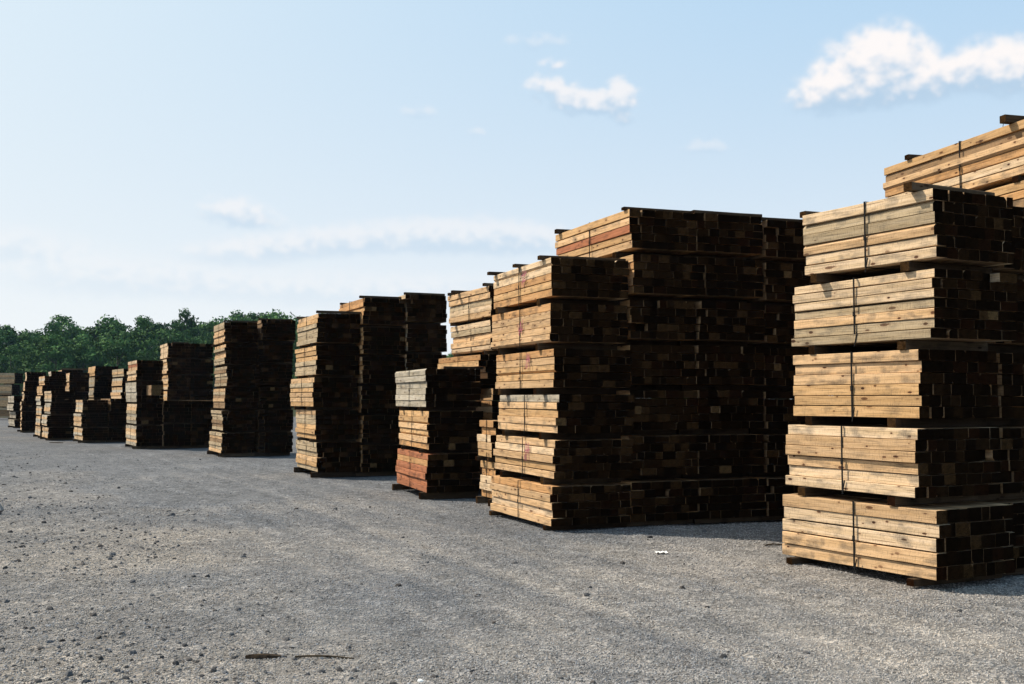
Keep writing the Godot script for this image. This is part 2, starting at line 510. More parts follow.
func paint_cloud(im: Image, nz: FastNoiseLite, opacity: float, ragged: float, puffs: Array) -> void:
	var lo := Vector2(1e9, 1e9)
	var hi := Vector2(-1e9, -1e9)
	for p in puffs:
		lo = lo.min(Vector2(p[0] - p[2] * 1.7, p[1] - p[3] * 1.7))
		hi = hi.max(Vector2(p[0] + p[2] * 1.7, p[1] + p[3] * 1.7))
	var W := im.get_width()
	var H := im.get_height()
	var x0 := int(floor(lo.x / 360.0 * W))
	var x1 := int(ceil(hi.x / 360.0 * W))
	var y0 := maxi(int(floor((0.5 - hi.y / 180.0) * H)), 0)
	var y1 := mini(int(ceil((0.5 - lo.y / 180.0) * H)), H - 1)
	for y in range(y0, y1 + 1):
		var el := (0.5 - (y + 0.5) / H) * 180.0
		for x in range(x0, x1 + 1):
			var az := (x + 0.5) / W * 360.0
			var nn := nz.get_noise_2d(az * 2.2, el * 3.0)
			var n2 := nz.get_noise_2d(az * 9.0 + 50.0, el * 11.0)
			var f := 0.0
			var up := 0.0
			for p in puffs:
				var dx: float = (az - p[0]) / p[2]
				var dy: float = (el - p[1]) / p[3]
				if dy < 0.0: dy *= 1.25
				var q: float = maxf(0.0, 1.0 - (dx * dx + dy * dy) / 2.2)
				f += q * q * p[4]
				up += q * q * p[4] * dy
			if f <= 0.001: continue
			var dens := f + (nn * 0.95 + n2 * 0.14) * ragged * minf(1.0, f * 3.0)
			var a := smoothstep(0.04, 0.95, dens) * opacity
			if a <= 0.0: continue
			var lit := smoothstep(0.0, 1.0, clampf(0.56 + 0.95 * up / f + 0.60 * nn + 0.10 * n2, 0.0, 1.0))
			var col := Color(0.50, 0.66, 0.83).lerp(Color(1.0, 0.96, 0.95), lit)
			var px := posmod(x, W)
			im.set_pixel(px, y, im.get_pixel(px, y).lerp(col, a))

# ---------------------------------------------------------------- ground
var gn := FastNoiseLite.new()
var gm := FastNoiseLite.new()

func road_uv(x: float, z: float) -> Vector2:   # along and across the track, which runs beside the stacks
	return Vector2(-z, x - 0.50 * z)

func verge_at(across: float, x: float, z: float) -> float:   # the unswept stony side of the yard
	return smoothstep(0.0, 1.0, clampf((3.9 - across + 2.2 * gn.get_noise_2d(x * 4.0, z * 4.0)) / 1.6, 0.0, 1.0))

# worn wheel lanes: narrow pale and dark bands side by side, running with the track
const LANES := [[4.35, 0.16, 0.8], [4.85, 0.13, -0.7], [5.3, 0.22, 0.6], [5.9, 0.14, -0.9], [6.25, 0.2, 0.9], [6.85, 0.12, -0.6], [7.3, 0.24, 0.7], [7.9, 0.15, -0.8], [8.4, 0.2, 0.6], [9.0, 0.2, -0.5], [9.5, 0.3, 0.6], [2.6, 0.25, -0.4], [3.3, 0.2, 0.5], [10.6, 0.4, 0.5]]

func tracks(across: float, along: float) -> float:
	var y := across + 0.35 * sin(along * 0.11 + 1.0)
	var t := 0.0
	for l in LANES:
		var q: float = (y - l[0]) / (l[1] * 0.62)
		if absf(q) < 2.6: t += l[2] * exp(-q * q)
	return t

func ground_y(x: float, z: float) -> float:
	var r := road_uv(x, z)
	var v := verge_at(r.y, x, z)
	var y := gn.get_noise_2d(x * 6.0, z * 6.0) * 0.030 + gm.get_noise_2d(x * 50.0, z * 50.0) * (0.010 + 0.012 * v)
	y -= 0.006 * tracks(r.y + 0.25 * gn.get_noise_2d(x * 2.2, z * 2.2), r.x) * (1.0 - v)
	return y - 0.012

func ground_color(x: float, z: float) -> Color:
	var r := road_uv(x, z)
	var n := gn.get_noise_2d(x * 2.2, z * 2.2)
	var m := gm.get_noise_2d(x * 9.0, z * 9.0)
	# compacted blue-grey stone dust in the wheel tracks, warmer loose grit between them and on the verge
	var ver := verge_at(r.y, x, z)
	var track := tracks(r.y + 0.25 * n, r.x) * (1.0 - 0.75 * ver)
	var grit := gm.get_noise_2d(x * 60.0 + 9.0, z * 60.0)
	var warm := clampf(0.40 + 0.55 * n + 0.25 * m + 0.22 * track + 0.30 * ver - clampf((r.x - 12.0) / 26.0, 0.0, 0.75), 0.0, 1.0)  # bluer far off: sky reflection put into the ground colour
	var c := Color(0.268, 0.272, 0.286).lerp(Color(0.420, 0.372, 0.322), warm)
	var v := 1.06 + 0.18 * m + 0.13 * n + 0.15 * track + 0.18 * grit
	v *= 1.0 - 0.16 * clampf((r.x - 14.0) / 26.0, 0.0, 1.0)
	return Color(c.r * v, c.g * v, c.b * v)

func spaced(stops: Array) -> PackedFloat32Array:   # [[from, to, step at from, step at to], ...]
	var out := PackedFloat32Array()
	for s in stops:
		var v: float = s[0]
		while v < s[1] - 1e-4:
			out.append(v)
			v += lerpf(s[2], s[3], (v - s[0]) / (s[1] - s[0]))
	out.append(stops[-1][1])
	return out

func make_ground() -> void:
	var xs := spaced([[-2400.0, -200.0, 300.0, 60.0], [-200.0, -40.0, 30.0, 2.0], [-40.0, -14.0, 2.0, 0.12], [-14.0, 10.0, 0.09, 0.09], [10.0, 40.0, 0.12, 3.0], [40.0, 300.0, 5.0, 60.0], [300.0, 2400.0, 60.0, 300.0]])
	var ds := spaced([[-300.0, -20.0, 60.0, 4.0], [-20.0, 5.5, 2.0, 0.1], [5.5, 22.0, 0.075, 0.11], [22.0, 60.0, 0.12, 0.9], [60.0, 300.0, 1.0, 30.0], [300.0, 3000.0, 40.0, 400.0]])
	var nx := xs.size()
	var nd := ds.size()
	var P := PackedVector3Array()
	var C := PackedColorArray()
	P.resize(nx * nd)
	C.resize(nx * nd)
	for j in nd:
		for i in nx:
			var x := xs[i]
			var z := -ds[j]
			var near := absf(x) < 60.0 and ds[j] < 110.0
			P[j * nx + i] = Vector3(x, ground_y(x, z) if near else -0.012, z)
			var c := ground_color(x, z)
			if ds[j] > 120.0 or absf(x) > 110.0: c = Color(0.07, 0.085, 0.035)
			C[j * nx + i] = c
	var N := PackedVector3Array()
	N.resize(nx * nd)
	for j in nd:
		for i in nx:
			var i0 := maxi(i - 1, 0)
			var i1 := mini(i + 1, nx - 1)
			var j0 := maxi(j - 1, 0)
			var j1 := mini(j + 1, nd - 1)
			var dx := P[j * nx + i1] - P[j * nx + i0]
			var dz := P[j1 * nx + i] - P[j0 * nx + i]
			var nn := dx.cross(dz).normalized()
			N[j * nx + i] = nn if nn.y > 0.0 else -nn
	var I := PackedInt32Array()
	for j in nd - 1:
		for i in nx - 1:
			var a := j * nx + i
			I.append(a); I.append(a + nx); I.append(a + 1)
			I.append(a + 1); I.append(a + nx); I.append(a + nx + 1)
	var arr := []
	arr.resize(Mesh.ARRAY_MAX)
	arr[Mesh.ARRAY_VERTEX] = P
	arr[Mesh.ARRAY_NORMAL] = N
	arr[Mesh.ARRAY_COLOR] = C
	arr[Mesh.ARRAY_INDEX] = I
	var mesh := ArrayMesh.new()
	mesh.add_surface_from_arrays(Mesh.PRIMITIVE_TRIANGLES, arr)
	# crushed stone surface: grit of several sizes, 2 m to the tile, with its relief
	var S := 1024
	var a1 := snoise(21, 0.30, S, S, 3)
	var a2 := snoise(22, 0.05, S, S, 4)
	var a3 := snoise(23, 0.012, S, S, 4)
	var cell := FastNoiseLite.new()
	cell.seed = 5
	cell.noise_type = FastNoiseLite.TYPE_CELLULAR
	cell.frequency = 0.10
	cell.cellular_return_type = FastNoiseLite.RETURN_CELL_VALUE
	var cv := cell.get_seamless_image(S, S, false, false, 0.1, true).get_data()
	cell.cellular_return_type = FastNoiseLite.RETURN_DISTANCE
	var cd := cell.get_seamless_image(S, S, false, false, 0.1, true).get_data()
	var col := PackedByteArray()
	col.resize(S * S * 3)
	var hgt := PackedByteArray()
	hgt.resize(S * S)
	for i in S * S:
		var g := a1[i] / 255.0
		var m := a2[i] / 255.0
		var l := a3[i] / 255.0
		var st := smoothstep(0.42, 0.62, m * 0.6 + l * 0.4)
		var stone := cv[i] / 255.0
		var dome := 1.0 - cd[i] / 255.0
		var v := 0.74 + 0.62 * (g - 0.5) + 0.46 * (m - 0.5) + st * (0.5 * (stone - 0.55)) + 0.35 * (l - 0.5)
		v *= 1.0 - 0.45 * smoothstep(0.60, 0.72, 1.0 - g * 0.6 - m * 0.4)
		col[i * 3] = int(clampf(v * (1.0 + 0.05 * (stone - 0.5)), 0.0, 1.0) * 255.0)
		col[i * 3 + 1] = int(clampf(v, 0.0, 1.0) * 255.0)
		col[i * 3 + 2] = int(clampf(v * (1.0 - 0.06 * (stone - 0.5)), 0.0, 1.0) * 255.0)
		hgt[i] = int(clampf(0.25 + 0.25 * g + 0.2 * m + st * 0.45 * dome * (0.4 + 0.6 * stone), 0.0, 1.0) * 255.0)
	var hm := Image.create_from_data(S, S, false, Image.FORMAT_L8, hgt)
	hm.convert(Image.FORMAT_RGBA8)
	hm.bump_map_to_normal_map(9.0)
	var mat := StandardMaterial3D.new()
	mat.vertex_color_use_as_albedo = true
	mat.albedo_color = Color(1, 1, 1)
	mat.albedo_texture = ImageTexture.create_from_image(Image.create_from_data(S, S, false, Image.FORMAT_RGB8, col))
	mat.normal_enabled = true
	mat.normal_texture = ImageTexture.create_from_image(hm)
	mat.normal_scale = 1.6
	mat.uv1_triplanar = true
	mat.uv1_world_triplanar = true
	mat.uv1_scale = Vector3(0.27, 0.27, 0.27)
	mat.roughness = 0.95
	mat.metallic_specular = 0.25
	var g := part(self, "ground", mesh, [mat])
	tag(g, "grey gravel yard with faint wheel tracks curving past the stacks", "ground", "", "structure")

func rock_mesh(sd: int) -> ArrayMesh:
	var r := RandomNumberGenerator.new()
	r.seed = sd
	var t := (1.0 + sqrt(5.0)) / 2.0
	var v: Array = [Vector3(-1, t, 0), Vector3(1, t, 0), Vector3(-1, -t, 0), Vector3(1, -t, 0), Vector3(0, -1, t), Vector3(0, 1, t), Vector3(0, -1, -t), Vector3(0, 1, -t), Vector3(t, 0, -1), Vector3(t, 0, 1), Vector3(-t, 0, -1), Vector3(-t, 0, 1)]
	var sc := Vector3(1.0, r.randf_range(0.5, 0.75), r.randf_range(0.65, 0.9))
	for i in 12: v[i] = v[i].normalized() * sc * r.randf_range(0.75, 1.15)
	var f := [[0, 11, 5], [0, 5, 1], [0, 1, 7], [0, 7, 10], [0, 10, 11], [1, 5, 9], [5, 11, 4], [11, 10, 2], [10, 7, 6], [7, 1, 8], [3, 9, 4], [3, 4, 2], [3, 2, 6], [3, 6, 8], [3, 8, 9], [4, 9, 5], [2, 4, 11], [6, 2, 10], [8, 6, 7], [9, 8, 1]]
	var mb := MB.new()
	for q in f:
		var a: Vector3 = v[q[0]]
		var b: Vector3 = v[q[1]]
		var c: Vector3 = v[q[2]]
		var n := (b - a).cross(c - a).normalized()
		if n.dot(a + b + c) < 0.0: n = -n
		mb.tri(a, b, c, n, Vector2.ZERO, Vector2(1, 0), Vector2(0, 1), Color.WHITE)
	return commit([mb])

func scatter_stones() -> void:
	var mat := StandardMaterial3D.new()
	mat.vertex_color_use_as_albedo = true
	mat.roughness = 0.9
	mat.metallic_specular = 0.25
	var cn := FastNoiseLite.new()
	cn.seed = 31
	cn.frequency = 0.25
	cn.fractal_octaves = 3
	rng.seed = 77
	for k in 4:
		var pos: Array = []
		var tries := 38000
		for i in tries:
			# thicker near the camera, where single stones can be seen
			var d := 5.6 * pow(7.5, pow(rng.randf(), 1.25))
			var x := rng.randf_range(-0.52, 0.52) * d + rng.randf_range(-1.0, 1.0)
			var r := road_uv(x, -d)
			var verge := verge_at(r.y, x, -d)
			var dens := 0.30 + 0.9 * cn.get_noise_2d(x * 1.4, d * 1.4) + 0.32 * verge
			if rng.randf() > dens: continue
			var big := rng.randf()
			var s := 0.005 + 0.007 * big * big
			if big > 0.95: s = rng.randf_range(0.012, 0.020) * (0.7 + 0.5 * verge)
			if big > 0.988 and verge > 0.35: s = rng.randf_range(0.018, 0.036)
			if big > 0.9975: s = rng.randf_range(0.022, 0.040)
			s *= 1.0 + clampf((d - 9.0) / 22.0, 0.0, 0.5)
			pos.append([x, d, s])
		var mm := MultiMesh.new()
		mm.transform_format = MultiMesh.TRANSFORM_3D
		mm.use_colors = true
		mm.mesh = rock_mesh(40 + k)
		mm.instance_count = pos.size()
		for i in pos.size():
			var p: Array = pos[i]
			var b := Basis(Vector3.UP, rng.randf() * TAU) * Basis(Vector3.RIGHT, rng.randf_range(-0.4, 0.4))
			mm.set_instance_transform(i, Transform3D(b.scaled(Vector3.ONE * p[2]), Vector3(p[0], ground_y(p[0], -p[1]) + p[2] * 0.10, -p[1])))
			var g := rng.randf_range(0.11, 0.26)
			if rng.randf() < 0.34 or p[2] > 0.02: g = rng.randf_range(0.035, 0.10)
			var w := rng.randf_range(-0.06, 0.12)
			mm.set_instance_color(i, Color(g * (1.0 + w), g, g * (1.05 - w)))
		var o := MultiMeshInstance3D.new()
		o.multimesh = mm
		o.material_override = mat
		o.name = numbered("gravel")
		add_child(o, true)
		tag(o, ["fine crushed stones strewn over the yard", "angular crushed stones lying loose on the gravel", "flat grey stone chips lying loose on the yard", "rounded loose stones scattered over the gravel"][k], "gravel", "", "stuff")

func scatter_grit() -> void:   # the fine crushed stone that makes the near ground rough
	var mat := StandardMaterial3D.new()
	mat.vertex_color_use_as_albedo = true
	mat.roughness = 0.95
	mat.metallic_specular = 0.2
	rng.seed = 78
	for k in 2:
		var n := 46000
		var mm := MultiMesh.new()
		mm.transform_format = MultiMesh.TRANSFORM_3D
		mm.use_colors = true
		mm.mesh = rock_mesh(50 + k)
		mm.instance_count = n
		for i in n:
			var d := 6.2 * pow(3.3, pow(rng.randf(), 0.95))
			var x := rng.randf_range(-0.52, 0.52) * d
			var s := rng.randf_range(0.0045, 0.0105) * (1.0 + (d - 6.2) * 0.03)
			var gc := ground_color(x, -d)
			var g := rng.randf_range(0.70, 1.0) if rng.randf() < 0.80 else rng.randf_range(0.30, 0.6)
			mm.set_instance_transform(i, Transform3D(Basis(Vector3.UP, rng.randf() * TAU).scaled(Vector3(s, s * 1.15, s)), Vector3(x, ground_y(x, -d) + s * 0.15, -d)))
			mm.set_instance_color(i, Color(gc.r * g, gc.g * g, gc.b * g))
		var o := MultiMeshInstance3D.new()
		o.multimesh = mm
		o.material_override = mat
		o.name = numbered("gravel")
		add_child(o, true)
		tag(o, ["fine pale grit covering the near ground", "fine mixed grit strewn over the near ground"][k], "gravel", "", "stuff")

# ---------------------------------------------------------------- trees
func tree_mesh(sd: int, shape: Dictionary) -> ArrayMesh:
	var r := RandomNumberGenerator.new()
	r.seed = sd
	var mb := MB.new()
	var H: float = shape.h
	var R: float = shape.r
	var blobs: Array = []
	for i in shape.blobs:
		var fy := pow(r.randf(), 0.8)
		var env: float = sin(PI * clampf(0.12 + 0.80 * pow(fy, shape.bias), 0.0, 1.0))
		var a := r.randf() * TAU
		var rr := R * env * sqrt(r.randf_range(0.25, 1.0))
		blobs.append([Vector3(cos(a) * rr, H * (shape.low + (1.0 - shape.low) * fy) - 0.8, sin(a) * rr), r.randf_range(0.75, 1.75) * R / 4.6, r.randf_range(0.55, 1.5)])
	for b in blobs:
		var c: Vector3 = b[0]
		var br: float = b[1]
		for k in int(46.0 * br * br + 30.0):
			var d := Vector3(r.randfn(), r.randfn(), r.randfn()).normalized()
			var p: Vector3 = c + d * br * Vector3(1.15, 0.8, 1.15) * pow(r.randf(), 0.35)
			var n := (d + Vector3(r.randfn(), r.randfn(), r.randfn()) * 0.45).normalized()
			var u := n.cross(Vector3(r.randfn(), r.randfn(), r.randfn())).normalized()
			var v := n.cross(u)
			var s := r.randf_range(0.16, 0.40)
			var tone: float = b[2] * r.randf_range(0.7, 1.35)
			var col := Color(0.052 * tone, 0.102 * tone, 0.032 * tone)
			mb.quad(p - u * s, p - v * s * 0.55 + n * s * 0.15, p + u * s, p + v * s * 0.55 + n * s * 0.1, n, Vector2(0, 0), Vector2(1, 0), Vector2(1, 1), Vector2(0, 1), col)
	return commit([mb])

func trunk_mesh(sd: int, h: float, crown: float) -> ArrayMesh:
	var r := RandomNumberGenerator.new()
	r.seed = sd
	var mb := MB.new()
	limb(mb, Vector3.ZERO, Vector3(0.2, h * 0.8, 0.1), 0.38, 0.10)
	for i in 7:
		var y := h * r.randf_range(0.22, 0.6)
		var a := r.randf() * TAU
		limb(mb, Vector3(0.2 * y / h, y, 0.1 * y / h), Vector3(cos(a) * crown * 0.7, y + h * r.randf_range(0.1, 0.28), sin(a) * crown * 0.7), 0.15, 0.04)
	return commit([mb])

func limb(mb: MB, a: Vector3, b: Vector3, ra: float, rb: float) -> void:
	var d := (b - a).normalized()
	var u := d.cross(Vector3(0.3, 0.1, 0.9)).normalized()
	var v := d.cross(u)
	for i in 7:
		var p := i * TAU / 7.0
		var q := (i + 1) * TAU / 7.0
		var e1 := u * cos(p) + v * sin(p)
		var e2 := u * cos(q) + v * sin(q)
		mb.quad(a + e1 * ra, a + e2 * ra, b + e2 * rb, b + e1 * rb, e1 + e2)

const KINDS := [
	{"h": 17.0, "r": 5.2, "low": 0.10, "blobs": 46, "bias": 0.9, "word": "broad round-topped"},
	{"h": 18.0, "r": 4.2, "low": 0.12, "blobs": 40, "bias": 0.8, "word": "tall oval"},
	{"h": 15.5, "r": 5.6, "low": 0.08, "blobs": 48, "bias": 1.1, "word": "wide low"},
	{"h": 18.5, "r": 4.6, "low": 0.14, "blobs": 34, "bias": 1.3, "word": "loose ragged"},
	{"h": 16.0, "r": 4.4, "low": 0.10, "blobs": 40, "bias": 0.6, "word": "pointed bushy"},
]
# what stands below each 24 pixel wide strip of the wood, in front of it
const BELOW := ["the brown long-board stack", "the thin lone stack", "the leaning six-bundle stack", "the hindmost stack", "the bright-ended second-row stack", "the three banded bundles", "the weathered four-bundle stack", "the pale-edged stack", "the pale-edged stack's dark neighbour", "the slim six-bundle stack", "the slim stack's twin", "the gap beyond the slim twins", "the five-bundle stack", "the taller middle stack", "the dark tall stack", "the low grey-topped stack"]
const ROWS := ["front row", "second row", "third row", "back row"]

func make_trees() -> void:
	var leaf := StandardMaterial3D.new()
	leaf.vertex_color_use_as_albedo = true
	leaf.roughness = 0.8
	leaf.metallic_specular = 0.15
	leaf.backlight = Color(0.35, 0.42, 0.20)
	var bark := StandardMaterial3D.new()
	bark.albedo_color = lin(0.07, 0.055, 0.042)
	bark.roughness = 0.95
	var crowns: Array = []
	var trunks: Array = []
	for k in KINDS.size():
		crowns.append(tree_mesh(200 + k, KINDS[k]))
		trunks.append(trunk_mesh(300 + k, KINDS[k].h, KINDS[k].r))
	rng.seed = 404
	# height of the wood's top along the picture, metres: it rises and falls with the ground behind
	var zs := [205.0, 226.0, 248.0, 272.0]
	for row in 4:
		var x: float = -128.0 + rng.randf_range(0.0, 4.0)
		while x < -28.0:
			var k := rng.randi() % KINDS.size()
			var z: float = -(zs[row] + rng.randf_range(-6.0, 6.0))
			var want: float = skyline(x / -z) * -z / 250.0 * [0.82, 0.89, 0.97, 1.03][row] * rng.randf_range(0.98, 1.10)
			var strip := int(floor((512.0 + 1100.0 * x / -z) / 24.0))
			var clue: String = "beyond the picture's brown stack" if strip < 0 else BELOW[mini(strip, BELOW.size() - 1)]
			var label := ""
			for extra in ["", ", its second", ", its third", ", its fourth"]:
				label = "%s tree in the wood's %s above %s%s" % [KINDS[k].word, ROWS[row], clue, extra]
				if not used.has(label): break
			used[label] = 1
			var t := thing("leafy_tree", label, "tree", "trees of the wood behind the yard")
			t.position = Vector3(x, -0.05, z)
			t.rotation.y = rng.randf() * TAU
			var s: float = want / KINDS[k].h
			part(t, "trunk", trunks[k], [bark])
			part(t, "crown", crowns[k], [leaf])
			t.scale = Vector3(s * rng.randf_range(0.92, 1.12), s, s * rng.randf_range(0.92, 1.12))
			x += rng.randf_range(4.8, 7.4)
	# the one tree that stands clear of the skyline
	var lone := thing("leafy_tree", "single taller tree standing clear of the wood's skyline", "tree", "trees of the wood behind the yard")
	lone.position = Vector3(-74.8, 0.0, -250.0)
	part(lone, "trunk", trunks[1], [bark])
	part(lone, "crown", crowns[1], [leaf])
	lone.scale = Vector3(1.0, 1.26, 1.0)
	# the wood goes on behind and to the side as one mass
	for k in 3:
		var mm := MultiMesh.new()
		mm.transform_format = MultiMesh.TRANSFORM_3D
		mm.mesh = crowns[k]
		var spots: Array = []
		for i in 120:
			var a := deg_to_rad(rng.randf_range(-58.0, 58.0))
			var rad := rng.randf_range(300.0, 345.0)
			spots.append(Vector3(sin(a) * rad, -0.5, -cos(a) * rad))
		mm.instance_count = spots.size()
		for i in spots.size():
			var s := rng.randf_range(0.85, 1.1)
			mm.set_instance_transform(i, Transform3D(Basis(Vector3.UP, rng.randf() * TAU).scaled(Vector3(s * 1.3, s, s * 1.3)), spots[i]))
		var o := MultiMeshInstance3D.new()
		o.multimesh = mm
		o.material_override = leaf
		o.name = numbered("woodland")
		add_child(o, true)
		tag(o, ["far green woodland closing the view behind the yard", "far darker woodland filling in behind the first trees", "far lower woodland filling in along the horizon"][k], "woodland", "", "stuff")

func skyline(slope: float) -> float:   # top of the wood at 250 m for a direction x/z, read as rise over the yard
	var px := 512.0 + 1100.0 * slope
	var pts := [[-80, 17.5], [0, 18.0], [35, 17.6], [55, 19.6], [70, 18.6], [90, 17.2], [110, 19.2], [132, 20.2], [160, 19.6], [200, 18.6], [240, 20.6], [270, 20.6], [300, 20.2], [400, 19.0]]
	for i in pts.size() - 1:
		if px <= pts[i + 1][0]:
			return lerpf(pts[i][1], pts[i + 1][1], clampf((px - pts[i][0]) / float(pts[i + 1][0] - pts[i][0]), 0.0, 1.0))
	return 19.0

